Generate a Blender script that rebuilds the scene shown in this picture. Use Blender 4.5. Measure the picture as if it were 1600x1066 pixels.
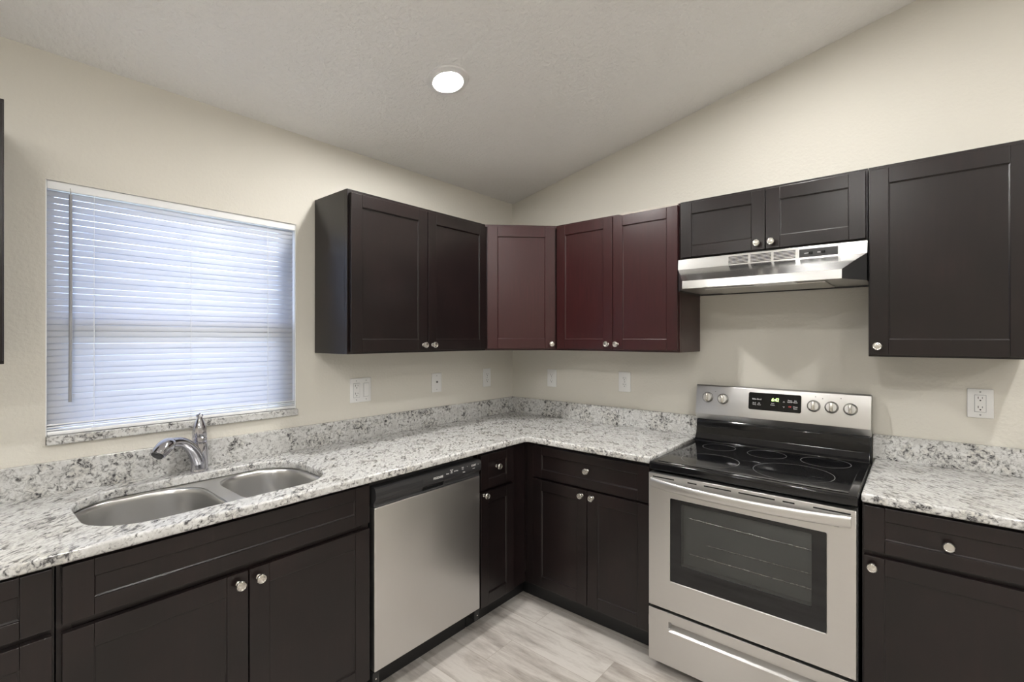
import bpy, bmesh, math, random
from mathutils import Vector, Matrix
random.seed(7)
S = bpy.context.scene
COL = S.collection
for o in list(bpy.data.objects): bpy.data.objects.remove(o)
PI = math.pi

# ------------------------------------------------------------------ camera
cam_d = bpy.data.cameras.new('camera')
cam = bpy.data.objects.new('camera', cam_d); COL.objects.link(cam)
cam_d.sensor_width = 36.0
cam_d.lens = 750.0 / 1600.0 * 36.0
cam_d.shift_y = -4.8 / 1600.0
cam_d.clip_start = 0.02
cam.location = (2.268, -2.679, 1.461)
cam.rotation_euler = (PI/2, 0, 0.7034)
S.camera = cam

# ------------------------------------------------------------------ light / exposure
S.view_settings.view_transform = 'Standard'
S.view_settings.look = 'None'
S.view_settings.gamma = 1.0
S.view_settings.use_curve_mapping = False
S.view_settings.exposure = 1.36
SKY_STRENGTH = 4.8
LAMP_STRENGTH = 220.0
SLOPE = 0.206
RIDGE = 3.3
def ceil_z(x): return 2.438 + SLOPE * x if x <= RIDGE else 2.438 + SLOPE * (2*RIDGE - x)

w = bpy.data.worlds.new('sky'); S.world = w; w.use_nodes = True
nt = w.node_tree
bg = nt.nodes['Background']
bg.inputs['Strength'].default_value = SKY_STRENGTH
tc = nt.nodes.new('ShaderNodeTexCoord'); sx = nt.nodes.new('ShaderNodeSeparateXYZ')
rp = nt.nodes.new('ShaderNodeValToRGB')
rp.color_ramp.elements[0].position = 0.46; rp.color_ramp.elements[0].color = (0.20, 0.24, 0.26, 1)
rp.color_ramp.elements[1].position = 0.56; rp.color_ramp.elements[1].color = (0.54, 0.66, 0.98, 1)
mp = nt.nodes.new('ShaderNodeMapRange'); mp.inputs['From Min'].default_value = -1
nt.links.new(tc.outputs['Generated'], sx.inputs[0]); nt.links.new(sx.outputs['Z'], mp.inputs['Value'])
nt.links.new(mp.outputs[0], rp.inputs[0]); nt.links.new(rp.outputs[0], bg.inputs['Color'])

# ------------------------------------------------------------------ materials
def new_mat(name):
    m = bpy.data.materials.new(name); m.use_nodes = True
    return m, m.node_tree, m.node_tree.nodes['Principled BSDF']
def L(nt, a, b): nt.links.new(a, b)
def N(nt, t, **k):
    n = nt.nodes.new(t)
    for a, v in k.items():
        if a.startswith('i_'): n.inputs[a[2:].replace('_', ' ')].default_value = v
        else: setattr(n, a, v)
    return n
def objcoord(nt, scale=(1,1,1), rot=(0,0,0), world=False):
    if world: t = N(nt, 'ShaderNodeNewGeometry'); out = t.outputs['Position']
    else: t = N(nt, 'ShaderNodeTexCoord'); out = t.outputs['Object']
    m = N(nt, 'ShaderNodeMapping'); m.inputs['Scale'].default_value = scale; m.inputs['Rotation'].default_value = rot
    L(nt, out, m.inputs['Vector']); return m.outputs[0]
def ramp(nt, fac, stops):
    r = N(nt, 'ShaderNodeValToRGB'); e = r.color_ramp.elements
    while len(e) < len(stops): e.new(0.5)
    for el, (p, c) in zip(e, stops):
        el.position = p; el.color = (*c, 1) if len(c) == 3 else c
    L(nt, fac, r.inputs[0]); return r.outputs[0]
def bump(nt, b, h, strength, dist=0.001):
    n = N(nt, 'ShaderNodeBump'); n.inputs['Strength'].default_value = strength; n.inputs['Distance'].default_value = dist
    L(nt, h, n.inputs['Height']); L(nt, n.outputs[0], b.inputs['Normal'])
def mix(nt, fac, a, b, blend='MIX'):
    n = N(nt, 'ShaderNodeMix', data_type='RGBA', blend_type=blend)
    if hasattr(fac, 'links') or hasattr(fac, 'is_linked'): L(nt, fac, n.inputs[0])
    else: n.inputs[0].default_value = fac
    for v, i in ((a, 6), (b, 7)):
        if isinstance(v, tuple): n.inputs[i].default_value = (*v, 1)
        else: L(nt, v, n.inputs[i])
    return n.outputs[2]
def math_n(nt, op, a, b=None):
    n = N(nt, 'ShaderNodeMath', operation=op)
    for i, v in enumerate((a, b)):
        if v is None: continue
        if isinstance(v, (int, float)): n.inputs[i].default_value = v
        else: L(nt, v, n.inputs[i])
    return n.outputs[0]

def mat_plain(name, col, rough=0.5, metal=0.0, noise=0.0, **k):
    m, nt, b = new_mat(name)
    b.inputs['Base Color'].default_value = (*col, 1)
    b.inputs['Roughness'].default_value = rough
    b.inputs['Metallic'].default_value = metal
    for a, v in k.items(): b.inputs[a.replace('_', ' ')].default_value = v
    nz = N(nt, 'ShaderNodeTexNoise'); nz.inputs['Scale'].default_value = 60
    L(nt, objcoord(nt), nz.inputs['Vector'])
    r = N(nt, 'ShaderNodeMapRange'); r.inputs['To Min'].default_value = max(0, rough - .04); r.inputs['To Max'].default_value = rough + .04
    L(nt, nz.outputs[0], r.inputs[0]); L(nt, r.outputs[0], b.inputs['Roughness'])
    return m
def mat_wall(name, col, scale, strength, dist):
    m, nt, b = new_mat(name)
    v = objcoord(nt)
    n1 = N(nt, 'ShaderNodeTexNoise'); n1.inputs['Scale'].default_value = scale; n1.inputs['Detail'].default_value = 3
    n2 = N(nt, 'ShaderNodeTexNoise'); n2.inputs['Scale'].default_value = 1.3
    L(nt, v, n1.inputs['Vector']); L(nt, v, n2.inputs['Vector'])
    c = mix(nt, n2.outputs[0], tuple(x*0.985 for x in col), tuple(min(1, x*1.015) for x in col))
    L(nt, c, b.inputs['Base Color']); b.inputs['Roughness'].default_value = 0.75
    b.inputs['Specular IOR Level'].default_value = 0.3
    bl = ramp(nt, n1.outputs[0], [(0.40, (0,0,0)), (0.62, (1,1,1))])
    bump(nt, b, bl, strength, dist)
    return m
def mat_wood(name, col, warm, rough=0.3):
    m, nt, b = new_mat(name)
    v = objcoord(nt, (30, 30, 2.2))
    n1 = N(nt, 'ShaderNodeTexNoise'); n1.inputs['Scale'].default_value = 3; n1.inputs['Detail'].default_value = 6
    L(nt, v, n1.inputs['Vector'])
    v2 = objcoord(nt, (1, 1, 1))
    n2 = N(nt, 'ShaderNodeTexNoise'); n2.inputs['Scale'].default_value = 5; n2.inputs['Detail'].default_value = 3
    L(nt, v2, n2.inputs['Vector'])
    f = ramp(nt, n1.outputs[0], [(0.3, (0,0,0)), (0.75, (1,1,1))])
    c = mix(nt, f, col, warm)
    c = mix(nt, ramp(nt, n2.outputs[0], [(0.35, (0,0,0)), (0.7, (1,1,1))]), c, tuple(x*0.75 for x in col))
    L(nt, c, b.inputs['Base Color'])
    b.inputs['Coat Weight'].default_value = 1.0; b.inputs['Coat IOR'].default_value = 1.47; b.inputs['Coat Roughness'].default_value = 0.29; b.inputs['Specular IOR Level'].default_value = 0.0
    r = N(nt, 'ShaderNodeMapRange'); r.inputs['To Min'].default_value = rough-.05; r.inputs['To Max'].default_value = rough+.09
    L(nt, n2.outputs[0], r.inputs[0]); L(nt, r.outputs[0], b.inputs['Roughness'])
    bump(nt, b, n1.outputs[0], 0.10, 0.0004)
    return m
def mat_steel(name, stretch, rough=0.36, col=(0.64,0.632,0.62), wave=0.006, aniso=0.0):
    m, nt, b = new_mat(name)
    b.inputs['Base Color'].default_value = (*col, 1); b.inputs['Metallic'].default_value = 1
    v = objcoord(nt, stretch)
    n1 = N(nt, 'ShaderNodeTexNoise'); n1.inputs['Scale'].default_value = 1; n1.inputs['Detail'].default_value = 4
    L(nt, v, n1.inputs['Vector'])
    r = N(nt, 'ShaderNodeMapRange'); r.inputs['To Min'].default_value = rough-.015; r.inputs['To Max'].default_value = rough+.015
    L(nt, n1.outputs[0], r.inputs[0]); L(nt, r.outputs[0], b.inputs['Roughness'])
    c = mix(nt, n1.outputs[0], tuple(x*0.98 for x in col), tuple(min(1, x*1.02) for x in col))
    L(nt, c, b.inputs['Base Color'])
    bump(nt, b, n1.outputs[0], wave, 0.0002)
    return m
def mat_granite(name):
    m, nt, b = new_mat(name)
    v = objcoord(nt)
    vs = objcoord(nt, (1.0, 1.0, 1.0), (0, 0, 0.75))
    st = N(nt, 'ShaderNodeMapping'); st.inputs['Scale'].default_value = (0.45, 1.15, 0.9); L(nt, vs, st.inputs['Vector'])
    big = N(nt, 'ShaderNodeTexNoise'); big.inputs['Scale'].default_value = 13; big.inputs['Detail'].default_value = 5; big.inputs['Distortion'].default_value = 0.6
    L(nt, v, big.inputs['Vector'])
    mid = N(nt, 'ShaderNodeTexNoise'); mid.inputs['Scale'].default_value = 78; mid.inputs['Detail'].default_value = 8; mid.inputs['Roughness'].default_value = 0.62; mid.inputs['Distortion'].default_value = 0.8
    L(nt, st.outputs[0], mid.inputs['Vector'])
    fine = N(nt, 'ShaderNodeTexNoise'); fine.inputs['Scale'].default_value = 170; fine.inputs['Detail'].default_value = 3
    L(nt, v, fine.inputs['Vector'])
    vor = N(nt, 'ShaderNodeTexVoronoi'); vor.inputs['Scale'].default_value = 120
    L(nt, st.outputs[0], vor.inputs['Vector'])
    base = ramp(nt, big.outputs[0], [(0.30, (0.50, 0.495, 0.48)), (0.5, (0.63, 0.63, 0.62)), (0.68, (0.57, 0.55, 0.50))])
    g = math_n(nt, 'ADD', mid.outputs[0], math_n(nt, 'MULTIPLY', math_n(nt, 'SUBTRACT', big.outputs[0], 0.5), 0.42))
    grey = ramp(nt, g, [(0.455, (0,0,0)), (0.575, (1,1,1))])
    c = mix(nt, grey, base, (0.36, 0.355, 0.345))
    dk = ramp(nt, g, [(0.575, (0,0,0)), (0.655, (1,1,1))])
    c = mix(nt, dk, c, (0.06, 0.058, 0.06))
    sp = math_n(nt, 'MULTIPLY', math_n(nt, 'LESS_THAN', vor.outputs['Distance'], 0.30), math_n(nt, 'GREATER_THAN', fine.outputs[0], 0.555))
    c = mix(nt, math_n(nt, 'MULTIPLY', sp, 0.6), c, (0.16, 0.15, 0.15))
    wh = ramp(nt, fine.outputs[0], [(0.5, (0,0,0)), (0.7, (1,1,1))])
    c = mix(nt, math_n(nt, 'MULTIPLY', wh, 0.22), c, (0.85, 0.85, 0.84))
    L(nt, c, b.inputs['Base Color'])
    b.inputs['Roughness'].default_value = 0.16
    return m
def mat_floor(name):
    m, nt, b = new_mat(name)
    v = objcoord(nt)
    br = N(nt, 'ShaderNodeTexBrick')
    br.inputs['Scale'].default_value = 1; br.inputs['Brick Width'].default_value = 1.22; br.inputs['Row Height'].default_value = 0.182
    br.inputs['Mortar Size'].default_value = 0.0012; br.inputs['Mortar Smooth'].default_value = 0.3
    br.inputs['Color1'].default_value = (0.0, 0.0, 0.0, 1); br.inputs['Color2'].default_value = (1, 1, 1, 1); br.inputs['Mortar'].default_value = (0.5, 0.5, 0.5, 1)
    br.offset = 0.37
    L(nt, objcoord(nt), br.inputs['Vector'])
    sep = N(nt, 'ShaderNodeSeparateXYZ'); L(nt, v, sep.inputs[0])
    comb = N(nt, 'ShaderNodeCombineXYZ')
    rnd = br.outputs['Color']
    L(nt, math_n(nt, 'ADD', math_n(nt, 'MULTIPLY', sep.outputs['X'], 2.2), math_n(nt, 'MULTIPLY', rnd, 17.0)), comb.inputs[0])
    L(nt, math_n(nt, 'MULTIPLY', sep.outputs['Y'], 13.0), comb.inputs[1]); L(nt, math_n(nt, 'MULTIPLY', rnd, 9.0), comb.inputs[2])
    n1 = N(nt, 'ShaderNodeTexNoise'); n1.inputs['Scale'].default_value = 1.0; n1.inputs['Detail'].default_value = 7; n1.inputs['Distortion'].default_value = 0.5
    L(nt, comb.outputs[0], n1.inputs['Vector'])
    n2 = N(nt, 'ShaderNodeTexNoise'); n2.inputs['Scale'].default_value = 6; n2.inputs['Detail'].default_value = 8; n2.inputs['Roughness'].default_value = .7
    L(nt, comb.outputs[0], n2.inputs['Vector'])
    f = math_n(nt, 'ADD', math_n(nt, 'MULTIPLY', n1.outputs[0], 0.7), math_n(nt, 'MULTIPLY', n2.outputs[0], 0.3))
    c = ramp(nt, f, [(0.34, (0.19, 0.165, 0.145)), (0.455, (0.39, 0.355, 0.325)), (0.55, (0.55, 0.52, 0.485)), (0.7, (0.46, 0.425, 0.40))])
    c = mix(nt, 0.18, c, mix(nt, rnd, (0.45, 0.40, 0.35), (0.78, 0.74, 0.69)))
    c = mix(nt, br.outputs['Fac'], c, (0.33, 0.29, 0.25))
    L(nt, c, b.inputs['Base Color']); b.inputs['Roughness'].default_value = 0.42
    bump(nt, b, n2.outputs[0], 0.15, 0.001)
    return m
M = {}
M['wall'] = mat_wall('wall_paint', (0.69, 0.665, 0.60), 75, 0.20, 0.0018)
M['ceiling'] = mat_wall('ceiling_paint', (0.89, 0.887, 0.872), 55, 0.5, 0.004)
M['wood'] = mat_wood('espresso_wood', (0.0088, 0.0056, 0.0058), (0.0150, 0.0080, 0.0079))
M['redwood'] = mat_wood('reddish_espresso_wood', (0.043, 0.0100, 0.0110), (0.024, 0.0066, 0.007), 0.32)
M['darkin'] = mat_plain('cabinet_inside', (0.012, 0.010, 0.010), 0.6)
M['kick'] = mat_plain('black_toe_kick', (0.010, 0.010, 0.011), 0.45)
M['granite'] = mat_granite('granite')
M['floor'] = mat_floor('vinyl_planks')
M['steel_v'] = mat_steel('brushed_steel_vertical', (700, 700, 6))
M['steel_h'] = mat_steel('brushed_steel_horizontal', (6, 700, 700))
M['steel_s'] = mat_steel('satin_steel_sink', (400, 400, 400), 0.30, (0.62, 0.615, 0.605), 0.0)
M['steel_hood'] = mat_steel('hood_steel', (5, 300, 18), 0.25, (0.66, 0.655, 0.645), 0.06)
M['gap'] = mat_plain('plate_gap', (0.36, 0.36, 0.37), 0.6)
M['nickel'] = mat_plain('brushed_nickel', (0.66, 0.64, 0.60), 0.27, 1.0)
M['chrome'] = mat_plain('chrome', (0.56, 0.56, 0.61), 0.09, 1.0)
M['black'] = mat_plain('glossy_black_enamel', (0.006, 0.006, 0.007), 0.10)
M['glassblack'] = mat_plain('black_ceramic_glass', (0.006, 0.006, 0.007), 0.05)
M['blackplastic'] = mat_plain('charcoal_plastic', (0.034, 0.034, 0.036), 0.33)
M['darkplastic'] = mat_plain('dark_panel_plastic', (0.035, 0.035, 0.037), 0.3)
M['grooves'] = mat_plain('dark_slot', (0.003, 0.003, 0.003), 0.8)
M['ring'] = mat_plain('burner_marking', (0.22, 0.22, 0.22), 0.4)
M['print'] = mat_plain('white_print', (0.75, 0.75, 0.75), 0.5)
M['redprint'] = mat_plain('red_print', (0.55, 0.06, 0.06), 0.5)
M['greyprint'] = mat_plain('grey_print', (0.12, 0.12, 0.12), 0.5)
M['plate'] = mat_plain('white_plastic', (0.80, 0.80, 0.79), 0.35)
M['vinyl'] = mat_plain('white_vinyl', (0.85, 0.86, 0.87), 0.4)
M['caulk'] = mat_plain('caulk', (0.62, 0.57, 0.47), 0.7)
M['cavity'] = mat_plain('oven_enamel', (0.42, 0.43, 0.42), 0.35)
M['chip'] = mat_plain('chipped_finish', (0.55, 0.50, 0.44), 0.8)
M['lens'] = mat_plain('milky_lens', (0.80, 0.80, 0.78), 0.4)
def mat_emit(name, col, st):
    m, nt, b = new_mat(name)
    b.inputs['Base Color'].default_value = (0.8, 0.8, 0.8, 1)
    b.inputs['Emission Color'].default_value = (*col, 1); b.inputs['Emission Strength'].default_value = st
    return m
LAMP_COL = (1.0, 0.98, 0.945)
M['lamp'] = mat_emit('led_diffuser', LAMP_COL, LAMP_STRENGTH)
M['lamp_low'] = mat_emit('led_diffuser_dimmed', LAMP_COL, LAMP_STRENGTH*0.5)
M['lamp_fill'] = mat_emit('led_diffuser_fill', LAMP_COL, LAMP_STRENGTH*1.2)
M['digits'] = mat_emit('green_digits', (0.45, 0.95, 0.12), 1.6)
def mat_glass(name, tint, rough, trans):
    m = bpy.data.materials.new(name); m.use_nodes = True; nt = m.node_tree
    for n in list(nt.nodes): nt.nodes.remove(n)
    out = N(nt, 'ShaderNodeOutputMaterial'); tr = N(nt, 'ShaderNodeBsdfTransparent'); gl = N(nt, 'ShaderNodeBsdfGlossy')
    tr.inputs[0].default_value = (*[t*trans for t in tint], 1); gl.inputs['Roughness'].default_value = rough
    fr = N(nt, 'ShaderNodeFresnel'); fr.inputs[0].default_value = 1.5
    mx = N(nt, 'ShaderNodeMixShader'); L(nt, fr.outputs[0], mx.inputs[0]); L(nt, tr.outputs[0], mx.inputs[1]); L(nt, gl.outputs[0], mx.inputs[2])
    L(nt, mx.outputs[0], out.inputs[0]); return m
M['glass'] = mat_glass('window_glass', (1, 1, 1), 0.0, 0.95)
M['ovenglass'] = mat_glass('tinted_oven_glass', (0.86, 0.87, 0.87), 0.05, 0.8)
def mat_slat(name, tr_w):
    m = bpy.data.materials.new(name); m.use_nodes = True; nt = m.node_tree
    b = nt.nodes['Principled BSDF']; out = nt.nodes['Material Output']
    b.inputs['Base Color'].default_value = (0.80, 0.80, 0.80, 1); b.inputs['Roughness'].default_value = 0.4
    t = N(nt, 'ShaderNodeBsdfTranslucent'); t.inputs[0].default_value = (0.80, 0.83, 0.90, 1)
    mx = N(nt, 'ShaderNodeMixShader'); mx.inputs[0].default_value = tr_w
    L(nt, b.outputs[0], mx.inputs[1]); L(nt, t.outputs[0], mx.inputs[2]); L(nt, mx.outputs[0], out.inputs[0])
    return m
M['slat'] = mat_slat('blind_slat_vinyl', 0.42)
m, nt_, b_ = new_mat('wand_acrylic'); b_.inputs['Base Color'].default_value = (0.30, 0.30, 0.31, 1); b_.inputs['Roughness'].default_value = 0.15; M['wand'] = m
_v = N(nt_, 'ShaderNodeTexNoise'); _v.inputs['Scale'].default_value = 20

# ------------------------------------------------------------------ mesh helpers
class MB:
    def __init__(s): s.bm = bmesh.new()
    def _bev(s, geom, r, seg=2):
        if r > 0:
            es = set()
            for v in geom:
                for e in v.link_edges: es.add(e)
            bmesh.ops.bevel(s.bm, geom=list(es), offset=r, segments=seg, profile=0.5, affect='EDGES', clamp_overlap=True)
    def box(s, x0, x1, y0, y1, z0, z1, r=0.0, seg=2, mat=None):
        g = bmesh.ops.create_cube(s.bm, size=1.0)['verts']
        for v in g:
            v.co.x = x0 if v.co.x < 0 else x1
            v.co.y = y0 if v.co.y < 0 else y1
            v.co.z = z0 if v.co.z < 0 else z1
        if mat: bmesh.ops.transform(s.bm, matrix=mat, verts=g)
        s._bev(g, r, seg); return s
    def prism(s, pts, axis, a, b, r=0.0, seg=2):
        """pts 2D outline, extruded along axis (0=x: pts are (y,z); 1=y: pts (x,z); 2=z: pts (x,y))"""
        def co(p, t):
            if axis == 0: return (t, p[0], p[1])
            if axis == 1: return (p[0], t, p[1])
            return (p[0], p[1], t)
        A = [s.bm.verts.new(co(p, a)) for p in pts]; B = [s.bm.verts.new(co(p, b)) for p in pts]
        n = len(pts)
        s.bm.faces.new(A); s.bm.faces.new(list(reversed(B)))
        for i in range(n): s.bm.faces.new((A[i], B[i], B[(i+1) % n], A[(i+1) % n]))
        s._bev(A+B, r, seg); return s
    def hull(s, pts8):
        """8 points: bottom 4 ccw, top 4 ccw"""
        v = [s.bm.verts.new(p) for p in pts8]
        for f in ((3,2,1,0), (4,5,6,7), (0,1,5,4), (1,2,6,5), (2,3,7,6), (3,0,4,7)): s.bm.faces.new([v[i] for i in f])
        return s
    def lathe(s, prof, mat=None, n=32):
        """prof: (radius, height) along +Z; mat transforms"""
        rings = []
        for r, h in prof:
            if r <= 1e-6: rings.append([s.bm.verts.new((0, 0, h))])
            else: rings.append([s.bm.verts.new((r*math.cos(2*PI*i/n), r*math.sin(2*PI*i/n), h)) for i in range(n)])
        for a, b in zip(rings, rings[1:]):
            for i in range(n):
                j = (i+1) % n
                if len(a) == 1 and len(b) == 1: continue
                if len(a) == 1: s.bm.faces.new((a[0], b[i], b[j]))
                elif len(b) == 1: s.bm.faces.new((a[i], b[0], a[j]))
                else: s.bm.faces.new((a[i], b[i], b[j], a[j]))
        if len(rings[0]) > 1: s.bm.faces.new(rings[0])
        if len(rings[-1]) > 1: s.bm.faces.new(rings[-1])
        vs = [v for r in rings for v in r]
        if mat: bmesh.ops.transform(s.bm, matrix=mat, verts=vs)
        return s
    def tube(s, pts, rad, n=16, caps=True):
        P = [Vector(p) for p in pts]; R = rad if isinstance(rad, (list, tuple)) else [rad]*len(P)
        rings = []; up = Vector((0, 0, 1)); prevx = None
        for i, p in enumerate(P):
            t = (P[min(i+1, len(P)-1)] - P[max(i-1, 0)]).normalized()
            x = t.cross(up) if prevx is None else prevx - t*prevx.dot(t)
            if x.length < 1e-4: x = t.cross(Vector((1, 0, 0)))
            x.normalize(); y = t.cross(x).normalized(); prevx = x
            r = R[i]; rx, ry = (r if isinstance(r, tuple) else (r, r))
            rings.append([s.bm.verts.new(p + x*rx*math.cos(2*PI*k/n) + y*ry*math.sin(2*PI*k/n)) for k in range(n)])
        for a, b in zip(rings, rings[1:]):
            for i in range(n): s.bm.faces.new((a[i], b[i], b[(i+1) % n], a[(i+1) % n]))
        if caps: s.bm.faces.new(rings[0]); s.bm.faces.new(list(reversed(rings[-1])))
        return s
    def loft(s, rings, close_end=True):
        V = [[s.bm.verts.new(p) for p in r] for r in rings]; n = len(V[0])
        for a, b in zip(V, V[1:]):
            for i in range(n): s.bm.faces.new((a[i], b[i], b[(i+1) % n], a[(i+1) % n]))
        if close_end: s.bm.faces.new(V[-1])
        return s
    def build(s, name, mat, parent=None, smooth=False, loc=None):
        bm = s.bm
        bmesh.ops.recalc_face_normals(bm, faces=bm.faces[:])
        me = bpy.data.meshes.new(name); bm.to_mesh(me); bm.free()
        me.materials.append(mat)
        if smooth:
            for p in me.polygons: p.use_smooth = True
            try: me.set_sharp_from_angle(angle=math.radians(35))
            except Exception: pass
        o = bpy.data.objects.new(name, me); COL.objects.link(o)
        if parent: o.parent = parent
        if loc: o.location = loc
        return o
def tag(o, label=None, cat=None, group=None, kind=None):
    if label: o['label'] = label
    if cat: o['category'] = cat
    if group: o['group'] = group
    if kind: o['kind'] = kind
    return o
def empty(name, loc, rz=0, **k):
    o = bpy.data.objects.new(name, None); COL.objects.link(o); o.empty_display_size = 0.05
    o.location = loc; o.rotation_euler = (0, 0, rz); tag(o, **k); return o
def struct(o): o['kind'] = 'structure'; return o
def rot_to(d):
    """matrix turning +Z to direction d"""
    return Vector(d).to_track_quat('Z', 'Y').to_matrix().to_4x4()
def rrect(cx, cy, hx, hy, r, n=8):
    pts = []
    for (sx, sy, a0) in ((1, 1, 0), (-1, 1, PI/2), (-1, -1, PI), (1, -1, 3*PI/2)):
        for k in range(n+1):
            a = a0 + (PI/2)*k/n
            pts.append((cx + sx*(hx-r) + r*math.cos(a), cy + sy*(hy-r) + r*math.sin(a)))
    return pts
def flat_shape(name, outlines, z0, z1, bev, mat, parent=None):
    """solid plate with holes: 2D curve outlines (first is the outside), filled, extruded and eased"""
    cu = bpy.data.curves.new(name, 'CURVE'); cu.dimensions = '2D'; cu.fill_mode = 'BOTH'
    for pts in outlines:
        sp = cu.splines.new('POLY'); sp.points.add(len(pts)-1)
        for p, q in zip(sp.points, pts): p.co = (q[0], q[1], 0, 1)
        sp.use_cyclic_u = True
    cu.extrude = (z1-z0)/2 - bev; cu.bevel_depth = bev; cu.bevel_resolution = 3; cu.offset = -bev
    tmp = bpy.data.objects.new(name+'_tmp', cu); COL.objects.link(tmp)
    dg = bpy.context.evaluated_depsgraph_get(); dg.update()
    me = bpy.data.meshes.new_from_object(tmp.evaluated_get(dg), depsgraph=dg)
    bpy.data.objects.remove(tmp)
    me.name = name; me.materials.clear(); me.materials.append(mat)
    for v in me.vertices: v.co.z += (z0+z1)/2
    o = bpy.data.objects.new(name, me); COL.objects.link(o)
    if parent: o.parent = parent
    return o
def text(name, body, size, mat, parent, loc, rot, depth=0.0003, align='CENTER', sx=1.0, shear=0.0, spacing=1.0):
    cu = bpy.data.curves.new(name, 'FONT'); cu.body = body; cu.size = size; cu.extrude = depth
    cu.align_x = align; cu.align_y = 'CENTER'; cu.space_character = spacing; cu.shear = shear
    cu.offset = size*0.012
    tmp = bpy.data.objects.new(name+'_tmp', cu); COL.objects.link(tmp)
    dg = bpy.context.evaluated_depsgraph_get(); dg.update()
    me = bpy.data.meshes.new_from_object(tmp.evaluated_get(dg), depsgraph=dg)
    bpy.data.objects.remove(tmp)
    me.materials.clear(); me.materials.append(mat)
    for v in me.vertices: v.co.x *= sx
    o = bpy.data.objects.new(name, me); COL.objects.link(o)
    o.parent = parent; o.location = loc; o.rotation_euler = rot
    return o

# ------------------------------------------------------------------ room shell
XR, YB = 2*RIDGE, -6.4
WY0, WY1, WZ0, WZ1 = -2.460, -1.598, 1.094, 2.003       # window opening (left wall)
WT = 0.14
b = MB().box(-WT, XR+WT, YB-WT, WT, -0.06, 0.0); struct(b.build('floor', M['floor']))
b = MB()
b.box(-WT, 0, YB, WY0, 0, 2.47).box(-WT, 0, WY1, WT, 0, 2.47).box(-WT, 0, WY0, WY1, 0, WZ0).box(-WT, 0, WY0, WY1, WZ1, 2.47)
struct(b.build('wall_left', M['wall']))
g = [(0, 0), (XR, 0), (XR, ceil_z(XR)), (RIDGE, ceil_z(RIDGE)), (0, ceil_z(0))]
b = MB().prism(g, 1, 0.0, WT); struct(b.build('wall_right', M['wall']))
b = MB().box(XR, XR+WT, YB, WT, 0, 2.47); struct(b.build('wall_far', M['wall']))
b = MB().box(0, XR, YB-WT, YB, 0, 2.438)
b.prism([(0, 2.438), (XR, 2.438), (RIDGE, ceil_z(RIDGE))], 1, YB-WT, YB)
struct(b.build('wall_back', M['wall']))
b = MB()
t = 0.1
b.prism([(0, ceil_z(0)), (RIDGE, ceil_z(RIDGE)), (RIDGE, ceil_z(RIDGE)+t), (-WT, ceil_z(0)+t), (-WT, ceil_z(0)+.032)], 1, YB-WT, WT)
b.prism([(RIDGE, ceil_z(RIDGE)), (XR, ceil_z(XR)), (XR+WT, ceil_z(XR)+.032), (XR+WT, ceil_z(XR)+t), (RIDGE, ceil_z(RIDGE)+t)], 1, YB-WT, WT)
struct(b.build('ceiling', M['ceiling']))
# ------------------------------------------------------------------ window
b = MB()
fy0, fy1, fz0, fz1 = WY0, WY1, WZ0+.03, WZ1
fw = 0.030
b.box(-.125, -.075, fy0, fy0+fw, fz0, fz1, .003).box(-.125, -.075, fy1-fw, fy1, fz0, fz1, .003)
b.box(-.125, -.075, fy0+fw, fy1-fw, fz0, fz0+fw, .003).box(-.125, -.075, fy0+fw, fy1-fw, fz1-fw, fz1, .003)
b.box(-.120, -.070, fy0+fw, fy1-fw, 1.475, 1.535, .004)
b.box(-.110, -.070, fy0+fw, fy0+fw+.018, fz0+fw, 1.475, .003).box(-.110, -.070, fy1-fw-.018, fy1-fw, fz0+fw, 1.475, .003)
b.box(-.075, -.004, WY0, WY0+.003, fz0, WZ1).box(-.075, -.004, WY1-.003, WY1, fz0, WZ1).box(-.075, -.004, WY0+.003, WY1-.003, WZ1-.0009, WZ1)
win = struct(b.build('window_1', M['vinyl']))
MB().box(-.100, -.096, fy0+fw, fy1-fw, fz0+fw, fz1-fw).build('window_pane', M['glass'], win)
sill = MB().box(-.075, .014, WY0+.001, WY1+.004, WZ0, WZ0+.030, .003).build('window_sill', M['granite'], win)
sill['label'] = 'speckled granite window sill'

blind = empty('window_blind', (0, WY0, WZ0+.03), label='white mini blind, closed, hanging in the window above the sink', cat='window blind')
def bl(mb, name, mat, smooth=False):
    o = mb.build(name, mat, blind, smooth); o.data.transform(Matrix.Translation((0, -WY0, -(WZ0+.03)))); return o
BY0, BY1 = WY0+.004, WY1-.008
bl(MB().box(-.036, -.006, BY0, WY1-.002, WZ1-.029, WZ1-.001, .0015), 'headrail', M['vinyl'])
b = MB()
pitch = 0.0221; z = WZ1-.042; tilt = math.radians(84); k = 0
while z > WZ0+.03+.0405:
    ring0, ring1 = [], []
    for i in range(7):
        u = -1+2*i/6
        d = .01108*u; h = .0018*(1-u*u)
        # local (d along slat width, h crown) rotated by the tilt: room-side edge low
        X = -.021 + d*math.cos(tilt) + h*math.sin(tilt); Z = z - d*math.sin(tilt) + h*math.cos(tilt)
        ring0.append((X, BY0, Z)); ring1.append((X, BY1, Z))
    A = [b.bm.verts.new(p) for p in ring0]; mid_ = [b.bm.verts.new((p[0]+.0006*math.sin(k*1.7), (BY0+BY1)/2, p[2]+.0008*math.sin(k*2.3))) for p in ring0]; B = [b.bm.verts.new(p) for p in ring1]
    for P, Q in ((A, mid_), (mid_, B)):
        for i in range(6): b.bm.faces.new((P[i], P[i+1], Q[i+1], Q[i]))
    z -= pitch; k += 1
sl = bl(b, 'slats', M['slat'], True)
md = sl.modifiers.new('thick', 'SOLIDIFY'); md.thickness = 0.0005
b = MB()
zb = WZ0+.031
b.box(-.034, -.008, BY0, WY1-.002, zb, zb+.013, .003)
bl(b, 'bottom_rail', M['vinyl'], True)
b = MB()
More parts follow.
